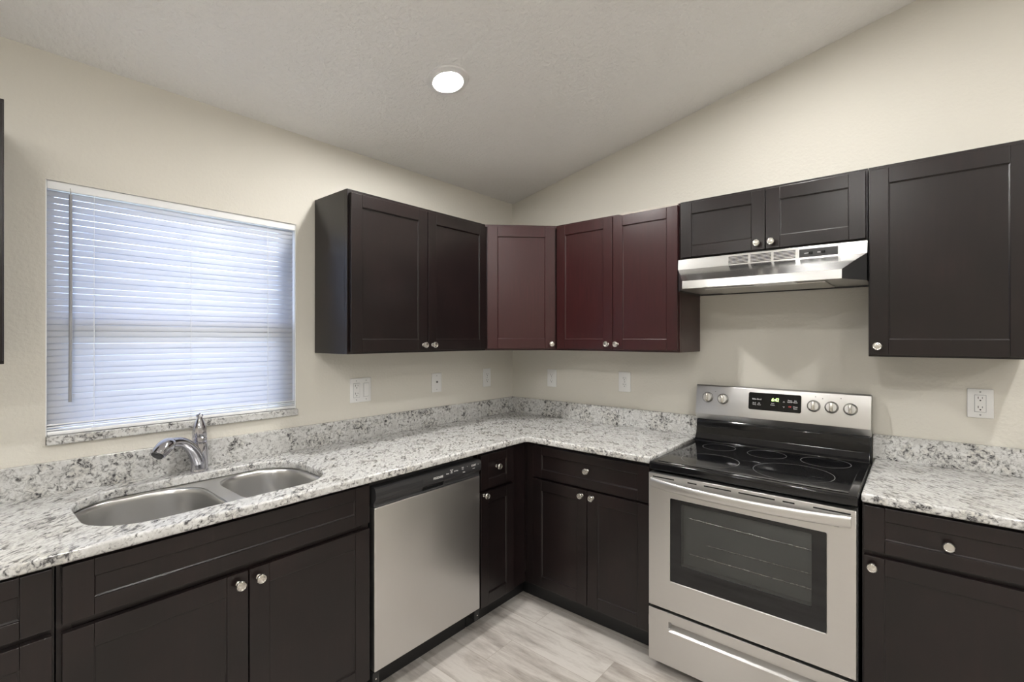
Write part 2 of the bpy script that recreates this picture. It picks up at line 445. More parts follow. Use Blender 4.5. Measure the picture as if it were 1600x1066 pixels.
for i in range(3): b.box(-.033+.001*i, -.009, BY0, BY1+.004, zb+.0165+i*.0085, zb+.0205+i*.0085, .001)
bl(b, 'stacked_slats', M['vinyl'])
for y in (-2.333, -2.030, -1.726):
    pts = [(-.0065, y+.0004*math.sin(j*1.9), WZ1-.03-(WZ1-.03-zb-.01)*j/30) for j in range(31)]
    bl(MB().tube(pts, .0011, 6), 'ladder_cord', M['vinyl'])
    bl(MB().box(-.008, -.004, y-.006, y+.006, zb+.002, zb+.012, .001), 'cord_clip', M['vinyl'])
wd = bl(MB().tube([(.004, -2.397, 1.962), (.004, -2.397, 1.60), (.004, -2.3985, 1.237)], .0048, 6), 'tilt_wand', M['wand'])
wd['label'] = 'grey tilt wand'
bl(MB().tube([(-.006, -2.397, 1.985), (.003, -2.397, 1.983), (.006, -2.397, 1.972), (.004, -2.397, 1.960)], .0013, 8), 'wand_hook', M['nickel'])

# ------------------------------------------------------------------ cabinets
def knob(parent, x, y, z, d=(0, -1, 0)):
    prof = [(.0085, 0), (.0085, .002), (.0055, .004), (.005, .013), (.009, .016), (.0145, .019), (.0155, .022), (.0155, .0245), (.0135, .0275), (.0125, .0278), (.011, .0268), (.006, .028), (0, .0285)]
    mt = Matrix.Translation((x, y, z)) @ rot_to(d)
    o = MB().lathe(prof, mt, 28).build('knob', M['nickel'], parent, True); return o
def shaker(name, parent, x0, x1, z0, z1, yf, mat, stile=.057, rail=None, th=.019, knobs=(), rec=.0075, m4=None):
    """front with stiles, rails and a recessed panel; its face stands at y = yf - th (outwards is -Y)"""
    if rail is None: rail = stile
    f = yf - th; g = .0004; r = .0015
    b = MB()
    b.box(x0, x0+stile, f, yf, z0, z1, r).box(x1-stile, x1, f, yf, z0, z1, r)
    b.box(x0+stile+g, x1-stile-g, f, yf, z1-rail, z1, r).box(x0+stile+g, x1-stile-g, f, yf, z0, z0+rail, r)
    b.box(x0+stile-.004, x1-stile+.004, f+rec, yf-.003, z0+rail-.004, z1-rail+.004)
    # small bead around the panel
    bw = .004
    for (a0, a1, c0, c1) in ((x0+stile, x0+stile+bw, z0+rail, z1-rail), (x1-stile-bw, x1-stile, z0+rail, z1-rail)):
        s = 1 if a0 < (x0+x1)/2 else -1
        xo, xi = (a0, a1) if s > 0 else (a1, a0)
        b.hull([(xo, f+rec, c0), (xi, f+rec, c0), (xi, f+rec-.0003, c0), (xo, f+rec-.003, c0), (xo, f+rec, c1), (xi, f+rec, c1), (xi, f+rec-.0003, c1), (xo, f+rec-.003, c1)])
    for zo, zi in ((z0+rail, z0+rail+bw), (z1-rail, z1-rail-bw)):
        b.hull([(x0+stile, f+rec, zo), (x1-stile, f+rec, zo), (x1-stile, f+rec-.003, zo), (x0+stile, f+rec-.003, zo), (x0+stile, f+rec, zi), (x1-stile, f+rec, zi), (x1-stile, f+rec-.0003, zi), (x0+stile, f+rec-.0003, zi)])
    o = b.build(name, mat, parent)
    for kx, kz in knobs: knob(o, kx, f + (rec if (x0+stile < kx < x1-stile and z0+rail < kz < z1-rail) else 0), kz)
    if m4: 
        o.matrix_local = m4
    return o
def carcass(root, w_, depth, z0, z1, mat, base=False, stiles=(.03, .03), mids=(), rails=(), top=True, kick=(0, 0)):
    """panels and face frame; local X along the width, front at y = -depth"""
    t = .016
    b = MB()
    zz = z0
    b.box(0, t, -depth+.019, -.004, zz, z1, .0008).box(w_-t, w_, -depth+.019, -.004, zz, z1, .0008)
    b.box(t, w_-t, -.010, -.004, zz, z1)
    b.box(t, w_-t, -depth+.019, -.010, zz+.004, zz+.004+t)
    if top: b.box(t, w_-t, -depth+.019, -.010, z1-t-.004, z1-.004)
    b.box(0, stiles[0], -depth, -depth+.019, zz, z1, .001).box(w_-stiles[1], w_, -depth, -depth+.019, zz, z1, .001)
    xs = [stiles[0], w_-stiles[1]]
    b.box(xs[0], xs[1], -depth, -depth+.019, z1-.032, z1, .001).box(xs[0], xs[1], -depth, -depth+.019, zz, zz+.032, .001)
    for mx_ in mids: b.box(mx_-.02, mx_+.02, -depth, -depth+.019, zz+.032, z1-.032, .001)
    for rz in rails: b.box(xs[0], xs[1], -depth+.0005, -depth+.019, rz-.012, rz+.012, .001)
    o = b.build('body', mat, root)
    if base:
        k = MB().box(kick[0], w_+kick[1], -depth+.080, -depth+.092, 0.001, z0, .001)
        k.box(0, t, -depth+.092, -.01, 0.001, z0).box(w_-t, w_, -depth+.092, -.01, .001, z0)
        k.build('toe_kick', M['kick'], root)
    return o
U0, U1 = 1.387, 2.137
DEP = .297       # upper cabinets: face frame plane, doors stand proud by 19 mm
FB = .605        # base cabinets: face frame plane
CT0, CT1 = .897, .928
W = M['wood']; RW = M['redwood']

# upper, left wall, two doors beside the window
L0, L1 = -1.508, -.603
c = empty('wall_cabinet', (0.001, L0, U0), PI/2, label='black-brown double-door wall cabinet beside the window', cat='wall cabinet', group=None)
w_ = L1-L0
o = carcass(c, w_, DEP, 0, U1-U0, W, mids=(w_/2,))
H = U1-U0
shaker('door', c, .010, w_/2-.002, .010, H-.018, -DEP, W, knobs=((w_/2-.030, .038),))
shaker('door', c, w_/2+.002, w_-.006, .010, H-.018, -DEP, W, knobs=((w_/2+.032, .038),))
# diagonal corner upper
c = empty('corner_cabinet', (0.001, -0.001, U0), 0, label='reddish diagonal corner wall cabinet with a single door', cat='wall cabinet')
q = .600; e = DEP
b = MB()
pl_ = [(0.003, -.003), (0.003, -q), (e, -q), (q, -e), (q, -.003)]
b.prism(pl_, 2, .016, .020+.016).prism(pl_, 2, H-.036, H-.020)
b.box(.003, .013, -q, -.003, 0, H, .0005).box(.013, q, -.013, -.003, 0, H, .0005)
b.box(.013, e-.006, -q+.001, -q+.017, 0, H, .0008).box(q-.017, q-.001, -e+.006, -.013, 0, H, .0008)
dl = (q-e)*math.sqrt(2)
m45 = Matrix.Translation((e, -q, 0)) @ Matrix.Rotation(PI/4, 4, 'Z')
b.box(0, .03, 0, .019, 0, H, .001, mat=m45).box(dl-.03, dl, 0, .019, 0, H, .001, mat=m45)
b.box(.03, dl-.03, 0, .019, 0, .032, .001, mat=m45).box(.03, dl-.03, 0, .019, H-.032, H, .001, mat=m45)
b.build('body', RW, c)
shaker('door', c, .012, dl-.012, .010, H-.014, 0, RW, stile=.060, knobs=((dl-.035, .038),), m4=m45)
# upper, right wall, two doors
c = empty('wall_cabinet', (.602, -.001, U0), 0, label='reddish-brown double-door wall cabinet between corner cabinet and range hood', cat='wall cabinet')
w_ = .750
carcass(c, w_, DEP, 0, H, RW, mids=(w_/2,))
shaker('door', c, .014, w_/2+.008, .010, H-.012, -DEP, RW, knobs=((w_/2-.020, .040),))
shaker('door', c, w_/2+.012, w_-.004, .010, H-.012, -DEP, RW, knobs=((w_/2+.038, .040),))
ch = MB()
ch.prism([(.41, H-.0005), (.44, H-.009), (.49, H-.006), (.53, H-.0115), (.62, H-.0110), (.69, H-.0118), (.742, H-.006), (.742, H-.0005)], 1, -DEP-.0008, -DEP+.001)
ch.build('chipped_edge', M['chip'], c)
# short cabinet over the hood
c = empty('wall_cabinet', (1.354, -.001, 1.850), 0, label='short double-door wall cabinet directly above the range hood', cat='wall cabinet')
w_ = .758; h2 = U1-1.850+.002
carcass(c, w_, DEP, 0, h2, W, mids=(w_/2+.012,))
shaker('door', c, .008, w_/2+.010, .008, h2-.014, -DEP, W, stile=.055, knobs=((w_/2-.020, .036),))
shaker('door', c, w_/2+.014, w_-.006, .008, h2-.014, -DEP, W, stile=.055, knobs=((w_/2+.038, .036),))
# right upper single door
c = empty('wall_cabinet', (2.114, -.001, U0), 0, label='black-brown single-door wall cabinet right of the range hood', cat='wall cabinet')
w_ = .457
carcass(c, w_, DEP, 0, H+.002, W)
shaker('door', c, .004, w_-.004, .008, H-.014, -DEP, W, stile=.060, knobs=((.030, .042),))
# far left upper
c = empty('wall_cabinet', (0.001, -3.335, U0), PI/2, label='dark wall cabinet cut off at the far left edge, left of the window', cat='wall cabinet')
w_ = .762
carcass(c, w_, DEP, 0, H-.002, W, mids=(w_/2,))
shaker('door', c, .006, w_/2-.002, .010, H-.018, -DEP, W, knobs=((w_/2-.030, .038),))
shaker('door', c, w_/2+.002, w_-.003, .010, H-.018, -DEP, W, knobs=((w_/2+.032, .038),))

# base cabinets, left wall
ZT = .896
def base(root, w_, fronts, **k):
    carcass(root, w_, FB, .115, ZT, W, base=True, top=False, **k)
    for f in fronts: f()
c = empty('base_cabinet', (.001, -2.984, 0), PI/2, label='base cabinet with drawer and door at far left, left of the sink cabinet', cat='base cabinet')
w_ = .482
base(c, w_, [lambda: shaker('drawer_front', c, .006, w_-.006, .737, .886, -FB, W, rail=.045, knobs=((w_/2, .811),)),
             lambda: shaker('door', c, .006, w_-.006, .120, .720, -FB, W, knobs=((.04, .685),))], rails=(.73,))
SY0, SY1 = -2.500, -1.600
c = empty('sink_base_cabinet', (.001, SY0, 0), PI/2, label='wide base cabinet under the sink with blank false drawer front', cat='base cabinet')
w_ = SY1-SY0; ms = -2.049-SY0
base(c, w_, [lambda: shaker('false_drawer_front', c, .010, w_-.004, .737, .884, -FB, W, stile=.062, rail=.045),
             lambda: shaker('door', c, .010, ms-.002, .120, .715, -FB, W, stile=.062, knobs=((ms-.031, .682),)),
             lambda: shaker('door', c, ms+.002, w_-.004, .120, .715, -FB, W, stile=.062, knobs=((ms+.030, .682),))], rails=(.727,), mids=(ms,))
c = empty('base_cabinet', (.001, -.984, 0), PI/2, label='narrow base cabinet with drawer and door beside the dishwasher', cat='base cabinet')
w_ = .984-.606
base(c, w_, [lambda: shaker('drawer_front', c, .006, .258, .708, .880, -FB, W, rail=.045, knobs=((.129, .806),)),
             lambda: shaker('door', c, .006, .258, .125, .692, -FB, W, knobs=((.029, .681),))], rails=(.70,), stiles=(.03, .119), kick=(0, .090))
# base cabinets, right wall
c = empty('base_cabinet', (.606, -.001, 0), 0, label='double-door base cabinet with one wide drawer, between corner and stove', cat='base cabinet')
w_ = 1.347-.606; xo = .606
base(c, w_, [lambda: shaker('drawer_front', c, .674-xo, 1.338-xo, .714, .880, -FB, W, rail=.045, knobs=((1.010-xo, .800),)),
             lambda: shaker('door', c, .674-xo, 1.010-xo, .130, .703, -FB, W, knobs=((.984-xo, .676),)),
             lambda: shaker('door', c, 1.014-xo, 1.338-xo, .130, .703, -FB, W, knobs=((1.046-xo, .676),))], rails=(.708,), stiles=(.09, .03), mids=(1.012-xo,), kick=(-.079, 0))
c = empty('base_cabinet', (2.116, -.001, 0), 0, label='base cabinet with drawer and single door to the right of the stove', cat='base cabinet')
w_ = .462
base(c, w_, [lambda: shaker('drawer_front', c, .006, w_-.006, .730, .884, -FB, W, rail=.045, knobs=((.224, .802),)),
             lambda: shaker('door', c, .006, w_-.006, .125, .712, -FB, W, knobs=((.030, .680),))], rails=(.72,))

# ------------------------------------------------------------------ countertop, backsplash
OV = .646
cut = []
CX0, CX1, CY0, CY1 = .112, .552, -2.425, -1.700
cut = [(x, y) for x, y in rrect((CX0+CX1)/2, (CY0+CY1)/2, (CX1-CX0)/2, (CY1-CY0)/2, .150, 12)]
outer = [(.002, -2.99), (OV, -2.99), (OV, -OV-.012), (OV+.004, -OV-.004), (OV+.012, -OV), (1.349, -OV), (1.349, -.002), (.002, -.002)]
ct = flat_shape('countertop', [outer, cut], CT0, CT1, .007, M['granite'])
tag(ct, 'L-shaped speckled granite countertop holding the sink, turning the corner', 'countertop')
ct2 = flat_shape('countertop', [rrect((2.116+2.590)/2, -(.002+OV)/2, (2.590-2.116)/2, (OV-.002)/2, .008, 3)], CT0, CT1, .007, M['granite'])
tag(ct2, 'short granite countertop to the right of the stove', 'countertop')
BS = 1.034
tag(MB().box(.001, .021, -2.99, -.563, CT1, BS+.003, .0015).build('backsplash', M['granite']), 'long granite backsplash strip behind sink, under the window', 'backsplash')
tag(MB().box(.001, .020, -.561, -.001, CT1, BS, .0015).build('backsplash', M['granite']), 'short granite backsplash strip on left wall, ending in the corner', 'backsplash')
tag(MB().box(.022, 1.349, -.020, -.001, CT1, BS, .0015).build('backsplash', M['granite']), 'granite backsplash strip between the corner and the stove', 'backsplash')
tag(MB().box(2.112, 2.590, -.020, -.001, CT1, BS, .0015).build('backsplash', M['granite']), 'granite backsplash strip to the right of the stove', 'backsplash')

# ------------------------------------------------------------------ sink
sk = empty('kitchen_sink', (.33, -2.06, .70), 0, label='undermount double-bowl stainless steel sink set in the granite', cat='sink')
def sk_add(mb, name, mat, smooth=True):
    o = mb.build(name, mat, sk, smooth); o.data.transform(Matrix.Translation((-.33, 2.06, -.70))); return o
bowls = ((.335, -2.2385, .222, .1885, .130, .20), (.325, -1.8480, .205, .1500, .115, .17))
outs = []
for i, (cx, cy, hx, hy, r, dep) in enumerate(bowls):
    rings = []
    for t_, inset, rr in ((0, 0, r), (.006, .004, r), (.02, .006, r), (dep*.55, .012, r*.95), (dep*.82, .018, r*.85), (dep*.93, .028, r*.8), (dep*.98, .045, r*.7), (dep, .075, r*.5), (dep+.004, .13, .03)):
        rings.append([(x, y, .8945-t_) for x, y in rrect(cx, cy, max(.02, hx-inset), max(.02, hy-inset), min(rr, hx-inset-.001, hy-inset-.001), 8)])
    o = sk_add(MB().loft(rings), 'bowl', M['steel_s'])
    md = o.modifiers.new('thick', 'SOLIDIFY'); md.thickness = .001; md.offset = 1
    o['label'] = 'larger left bowl' if i == 0 else 'smaller right bowl'
    outs.append(rrect(cx, cy, hx, hy, r, 8))
    sk_add(MB().lathe([(0, .003), (.02, .003), (.028, .0015), (.043, .002), (.045, 0), (.045, -.03), (0, -.03)], Matrix.Translation((cx-.03, cy, .8945-dep-.003)), 28), 'drain', M['chrome'])
rim = flat_shape('rim', [rrect(.332, -2.0625, .245, .390, .14, 8)] + outs, .8935, .8962, .0006, M['steel_s'], sk)
rim.data.transform(Matrix.Translation((-.33, 2.06, -.70)))

# ------------------------------------------------------------------ faucet
fa = empty('kitchen_faucet', (.070, -2.022, CT1), 0, label='chrome pull-out faucet with a bottle-shaped lever handle', cat='faucet')
MB().lathe([(.0305, 0), (.0310, .004), (.0302, .007), (.0295, .012), (.0290, .04), (.0285, .080), (.0272, .110), (.0262, .114)], None, 32).build('faucet_body', M['chrome'], fa, True)
MB().lathe([(.0262, .115), (.0268, .117), (.0268, .120), (.0252, .1215), (.0252, .124), (.0265, .1255), (.0262, .136), (.0250, .1375), (.0250, .140), (.0262, .142), (.0255, .160), (.0220, .180), (.0155, .198), (.0108, .210), (.0098, .216), (.0120, .220), (.0136, .2235), (.0105, .228), (.0035, .229), (.0030, .232), (0, .233)], None, 32).build('lever_handle', M['chrome'], fa, True)
pts = []; rad = []
D = Vector((.56, -.83, 0)).normalized()
prof = [(.000, .022, .027), (.010, .050, .0255), (.028, .082, .0232), (.052, .110, .0208), (.082, .131, .0188), (.112, .140, .0178), (.138, .142, .0185)]
for a, h, r in prof: pts.append(D*a + Vector((0, 0, h))); rad.append(r)
def smooth_path(P, R, n=5):
    out, ro = [], []
    for i in range(len(P)-1):
        p0, p1, p2, p3 = P[max(i-1, 0)], P[i], P[i+1], P[min(i+2, len(P)-1)]
        for k in range(n):
            t = k/n
            out.append(0.5*((2*p1)+(p2-p0)*t+(2*p0-5*p1+4*p2-p3)*t*t+(3*p1-p0-3*p2+p3)*t**3)); ro.append(R[i]*(1-t)+R[i+1]*t)
    out.append(P[-1]); ro.append(R[-1]); return out, ro
P_, R_ = smooth_path(pts, rad)
MB().tube(P_, R_, 24).build('spout', M['chrome'], fa, True)
hp = [(.138, .1420, .0190), (.146, .1415, .0225), (.156, .1390, .0255), (.172, .1320, .0268), (.186, .1225, .0258), (.196, .1140, .0240), (.199, .1110, .0225)]
P_, R_ = smooth_path([D*a + Vector((0, 0, h)) for a, h, r in hp], [r for a, h, r in hp])
MB().tube(P_, R_, 24).build('spray_head', M['chrome'], fa, True)
P_ = [D*.1985 + Vector((0, 0, .1125)), D*.203 + Vector((0, 0, .1085))]
MB().tube(P_, [.0205, .0190], 24).build('spray_nozzle', M['blackplastic'], fa, True)

# ------------------------------------------------------------------ dishwasher
DW0, DW1 = -1.590, -.990
dw = empty('dishwasher', (0, DW0, 0), PI/2, label='stainless steel dishwasher with black control strip under the counter', cat='dishwasher')
w_ = DW1-DW0
b = MB().box(.004, w_-.004, -.590, -.03, .105, .885, .004)
b.build('tub_body', M['blackplastic'], dw)
MB().box(.0, w_, -.528, -.515, .002, .105, .002).box(.004, w_-.004, -.515, -.05, .012, .105).box(0, .03, -.625, -.528, .085, .135, .004).box(w_-.03, w_, -.625, -.528, .085, .135, .004).build('kick_panel', M['kick'], dw)
for x in (.014, w_-.014): MB().lathe([(0, .0015), (.003, .001), (.0035, 0)], Matrix.Translation((x, -.6255, .108)) @ rot_to((0, -1, 0)), 12).build('screw', M['nickel'], dw)
b = MB()
b.box(.003, w_-.003, -.632, -.592, .140, .788, .0035, 3)
b.build('door_panel', M['steel_v'], dw, True)
# control strip: convex top, scooped underside with a pocket handle
pr = [(-.592, .868), (-.628, .868), (-.636, .864), (-.641, .850), (-.642, .835), (-.639, .822), (-.631, .812), (-.626, .803), (-.627, .795), (-.631, .790), (-.592, .790)]
b = MB(); b.prism(pr, 0, .003, .245).prism(pr, 0, .365, w_-.003)
pr2 = [(-.592, .868), (-.628, .868), (-.636, .864), (-.641, .850), (-.642, .835), (-.639, .822), (-.634, .8165), (-.610, .8165), (-.610, .800), (-.626, .796), (-.631, .790), (-.592, .790)]
b.prism(pr2, 0, .245, .365)
cp = b.build('control_strip', M['blackplastic'], dw, False)
b = MB(); b.prism([(-.6405, .859), (-.6432, .8485), (-.6440, .836), (-.6410, .8225), (-.6385, .8225), (-.640, .859)], 0, .236, w_-.012, .0003, 1)
b.build('control_plate', M['darkplastic'], dw)
rx = (PI/2, 0, 0)
text('logo', 'FRIGIDAIRE', .0135, M['print'], dw, (.321, -.6445, .842), rx, sx=.82)
for (x, z, s_, tx) in ((.376, .847, .0075, 'Heavy'), (.400, .853, .0065, 'Normal\nLight\nRinse'), (.428, .850, .0075, 'Hi-Temp'), (.470, .853, .0075, 'Heat\nDry'), (.478, .834, .0070, 'Delay'), (.542, .852, .0120, 'START'), (.542, .838, .0055, 'Cancel'), (.500, .856, .006, 'o'), (.572, .853, .008, 'o')):
    text('button_print', tx, s_, M['print'], dw, (x, -.6447, z), rx, sx=.9)

# ------------------------------------------------------------------ range
R0 = 1.3515; RWD = .757
ra = empty('electric_range', (R0, 0, 0), 0, label='stainless steel electric range with black glass cooktop', cat='stove')
b = MB().box(.002, RWD-.002, -.625, -.028, .045, .868, .003)
bd = b.build('body', M['blackplastic'], ra)
# feet
for x in (.04, RWD-.04):
    for y in (-.55, -.08): MB().lathe([(.018, 0.0), (.018, .006), (.008, .010), (.008, .045)], Matrix.Translation((x, y, .0005)), 16).build('foot', M['kick'], ra)
# cooktop
b = MB().box(0, RWD, -.657, -.082, .878, .9135, .007, 4)
b.build('cooktop', M['black'], ra, True)
b = MB().box(.030, RWD-.030, -.628, -.098, .9136, .9160, .001, 2)
b.build('glass_surface', M['glassblack'], ra)
def ring_mesh(mb, cx, cy, r, w__, z, n=72, a0=0, a1=2*PI):
    A = [mb.bm.verts.new((cx+(r)*math.cos(a0+(a1-a0)*i/n), cy+(r)*math.sin(a0+(a1-a0)*i/n), z)) for i in range(n)]
    B = [mb.bm.verts.new((cx+(r+w__)*math.cos(a0+(a1-a0)*i/n), cy+(r+w__)*math.sin(a0+(a1-a0)*i/n), z)) for i in range(n)]
    for i in range(n): mb.bm.faces.new((A[i], A[(i+1) % n], B[(i+1) % n], B[i]))
for i, (cx, cy, r, nm) in enumerate(((1.508, -.190, .074, 'small rear left burner ring'), (1.724, -.197, .080, 'rear middle burner ring'), (1.955, -.190, .092, 'rear right burner ring'), (1.557, -.478, .118, 'front left burner ring'), (1.877, -.460, .142, 'large front right burner ring'))):
    mb = MB(); ring_mesh(mb, cx-R0, cy, r, .0018, .9163)
    ring = mb.build('burner_ring', M['ring'], ra); ring['label'] = nm
# backguard
BZ0, BZ1 = 1.032, 1.211
pts_b = [(-.030, .905), (-.098, .905), (-.098, .922), (-.086, .930), (-.072, .955), (-.066, .990), (-.066, 1.018), (-.060, 1.030), (-.030, 1.030)]
MB().prism(pts_b, 0, .004, RWD-.004, .002, 2).build('black_riser', M['black'], ra, True)
pts_p = [(-.028, 1.024), (-.058, 1.026), (-.0745, 1.060), (-.052, 1.205), (-.046, 1.211), (-.028, 1.211)]
bgd = MB().prism(pts_p, 0, 0, RWD, .0015, 2).build('backguard', M['steel_h'], ra, True)
MB().box(.0005, RWD-.0005, -.029, -.006, .90, 1.207, .002).build('rear_cover', M['darkplastic'], ra)
sl_ = math.atan2(.021, .145)           # lean of the panel face
def on_panel(x, z, out=0):              # point on the slanted face
    t_ = (z-1.060)/.145
    y = -.073 + .021*t_
    return Vector((x, y - out*math.cos(sl_), z + out*math.sin(sl_)))
nrm = Vector((0, -math.cos(sl_), math.sin(sl_)))
rotp = (PI/2 - sl_, 0, 0)
for i, (kx, kz) in enumerate(((1.412, 1.146), (1.489, 1.143), (1.893, 1.143), (1.963, 1.143), (2.034, 1.141))):
    mt = Matrix.Translation(on_panel(kx-R0, kz, .0005)) @ rot_to(nrm)
    MB().lathe([(.0272, 0), (.0272, .0016), (0, .0018)], mt, 36).build('knob_shade_ring', M['darkplastic'], ra, True)  # dark disc stands in for the shade round the knob's edge
    kb = MB().lathe([(.0255, 0), (.0255, .003), (.0235, .005), (.0225, .012), (.0205, .0145), (0, .0150)], mt, 36).build('control_knob', M['steel_h'], ra, True)
    hb = MB().box(-.0065, .0065, -.0215, .0215, .012, .029, .003, 3, mat=mt @ Matrix.Rotation((0, .1, 0, 0, 0)[i], 4, 'Z'))
    hb.build('knob_grip', M['nickel'], kb, True)
for (x, z) in ((1.450, 1.178), (1.928, 1.180), (1.900, 1.186), (1.998, 1.186)):
    MB().lathe([(0, .0008), (.0022, .0006), (.0024, 0)], Matrix.Translation(on_panel(x-R0, z)) @ rot_to(nrm), 12).build('indicator_dot', M['greyprint'], ra)
for (x, z, tx) in ((1.412, 1.103, 'L F'), (1.489, 1.101, 'L R'), (1.893, 1.100, 'Warm'), (1.963, 1.098, 'R R'), (2.034, 1.096, 'R F')):
    p = on_panel(x-R0, z, .0004); text('knob_print', tx, .007, M['greyprint'], ra, p, rotp)
# display
mt = Matrix.Translation(on_panel(1.728-R0, 1.1455, .0)) @ rot_to(nrm)
disp_o = flat_shape('control_display', [rrect(0, 0, .115, .0425, .008, 4)], 0, .004, .001, M['glassblack'], ra)
disp_o.matrix_local = Matrix.Translation(on_panel(1.728-R0, 1.1455, .0003)) @ Matrix.Rotation(PI/2 - sl_, 4, 'X')
def dtext(nm, tx, x, z, s_, mat, **k):
    p = Vector((x, z, .0045)); o = text(nm, tx, s_, mat, disp_o, p, (0, 0, 0), **k); return o
dtext('clock_digits', '6:42', .004, .012, .022, M['digits'], shear=.18, sx=.86)
for (x, z, tx, s_) in ((-.088, .010, 'Bake', .010), (-.066, .010, 'Broil', .010), (-.088, -.013, 'Broil\nTemp', .0075), (-.066, -.013, 'Air\nConv', .0075), (-.006, -.006, 'Oven', .006), (-.006, -.014, 'Preheat', .006), (.068, .010, 'Timer\nOn/Off', .0075), (.091, .010, 'Set\nClock', .0075), (.091, -.019, 'Oven\nStart', .0085)):
    dtext('button_print', tx, x, z, s_, M['print'])
dtext('button_print', 'Off', .068, -.016, .009, M['redprint'])
for s_, z in ((1, .006), (-1, -.019)):
    b = MB(); b.prism([(.0385, z-.003*s_), (.0425, z+.003*s_), (.0465, z-.003*s_), (.0450, z-.003*s_), (.0425, z+.001*s_), (.0400, z-.003*s_)], 2, .0042, .0047); b.build('arrow_print', M['print'], disp_o)
p = on_panel(1.728-R0, 1.083, .0003); text('logo', 'FRIGIDAIRE', .0125, M['greyprint'], ra, p, rotp, sx=1.0, spacing=1.1)
# oven door: steel frame round the window
DY = -.668; dz0, dz1 = .288, .868
wx0, wx1, wz0, wz1 = .100, RWD-.090, .415, .772
b = MB()
fr = .0
flat = flat_shape('oven_door', [[(.004, dz0), (RWD-.004, dz0), (RWD-.004, dz1), (.004, dz1)], rrect((wx0+wx1)/2, (wz0+wz1)/2, (wx1-wx0)/2, (wz1-wz0)/2, .004, 2)], 0, .040, .0025, M['steel_h'], ra)
flat.data.transform(Matrix.Rotation(PI/2, 4, 'X')); flat.data.transform(Matrix.Translation((0, DY+.040, 0)))
od = flat
ix0, ix1, iz0, iz1 = .146, RWD-.136, .492, .756
g_ = flat_shape('window_surround', [rrect((wx0+wx1)/2, (wz0+wz1)/2, (wx1-wx0)/2-.0005, (wz1-wz0)/2-.0005, .004, 2), rrect((ix0+ix1)/2, (iz0+iz1)/2, (ix1-ix0)/2, (iz1-iz0)/2, .004, 2)], 0, .004, .0004, M['glassblack'], od)
g_.data.transform(Matrix.Rotation(PI/2, 4, 'X')); g_.data.transform(Matrix.Translation((0, DY+.0075, 0)))
MB().box(ix0+.0005, ix1-.0005, DY+.0045, DY+.0065, iz0+.0005, iz1-.0005).build('window_glass', M['ovenglass'], od)
cav = MB()
cav.box(ix0-.03, ix0-.028, DY+.041, -.20, iz0-.05, iz1+.03).box(ix1+.028, ix1+.03, DY+.041, -.20, iz0-.05, iz1+.03)
# the oven liner sits in the door depth, seen through the glass
cav.bm.free(); cav = MB()
cav.box(ix0-.002, ix0, DY+.008, DY+.036, iz0-.002, iz1+.002).box(ix1, ix1+.002, DY+.008, DY+.036, iz0-.002, iz1+.002)
cav.box(ix0-.002, ix1+.002, DY+.036, DY+.0375, iz0-.002, iz1+.002).box(ix0, ix1, DY+.008, DY+.036, iz0-.002, iz0).box(ix0, ix1, DY+.008, DY+.036, iz1, iz1+.002)
cav.build('oven_liner', M['cavity'], od)
for zz, xa in ((.695, ix0+.03), (.600, ix0+.10), (.545, ix0+.03)):
    b = MB().tube([(xa, DY+.028, zz), (ix1-.002, DY+.028, zz-.008 if zz > .6 else zz)], .0021 if zz != .6 else .0011, 8)
    b.build('oven_rack', M['nickel'], od)
# vent slots
for (x0, x1) in ((1.375, 1.470), (1.527, 1.565), (1.594, 1.700), (1.727, 1.855), (1.881, 1.920), (1.978, 2.090)):
    MB().box(x0-R0, x1-R0, DY-.0006, DY+.001, .8510, .8562, .0003).build('vent_slot', M['grooves'], od)
for (x0, x1) in ((1.408, 1.500), (1.970, 2.056)):
    MB().box(x0-R0, x1-R0, DY-.0006, DY+.001, .8020, .8070, .0003).build('vent_slot', M['grooves'], od)
# bowed broad handle
b = MB(); n = 32; rings = []
for i in range(n+1):
    u = -1+2*i/n
    x = RWD/2 + u*(RWD/2-.018)
    bow = .034*(1-abs(u)**2.6)
    hz = .8300 - .004*(1-u*u) ; hh = .0205 - .0015*(1-u*u)
    th = .011
    ring = []
    for k in range(16):
        a = 2*PI*k/16
        ca, sa = math.cos(a), math.sin(a)
        yy = DY - .009 - bow + th*math.copysign(abs(ca)**.8, ca)*(.9)
        ring.append((x, yy, hz + hh*math.copysign(abs(sa)**.7, sa)))
    rings.append(ring)
b.loft(rings, True); b.bm.faces.new([v for v in list(b.bm.verts)[:16]])
b.build('handle', M['steel_h'], od, True)
# storage drawer with recessed grip
rz0, rz1 = .197, .238
b = MB()
b.box(.004, RWD-.004, DY, DY+.036, .048, rz0, .002).box(.004, RWD-.004, DY, DY+.036, rz1, .276, .002)
b.box(.004, .094, DY, DY+.036, rz0-.002, rz1+.002, .0005).box(RWD-.090, RWD-.004, DY, DY+.036, rz0-.002, rz1+.002, .0005)
b.box(.094, RWD-.090, DY+.030, DY+.036, rz0, rz1)
b.prism([(DY+.001, rz0), (DY+.030, rz0), (DY+.030, rz0+.018), (DY+.020, rz0+.012)], 0, .094, RWD-.090)
b.build('storage_drawer', M['steel_h'], ra)

# ------------------------------------------------------------------ hood
ho = empty('range_hood', (1.354, 0, 1.690), 0, label='stainless steel under-cabinet range hood above the stove', cat='range hood')
w_ = .758; zt = .158
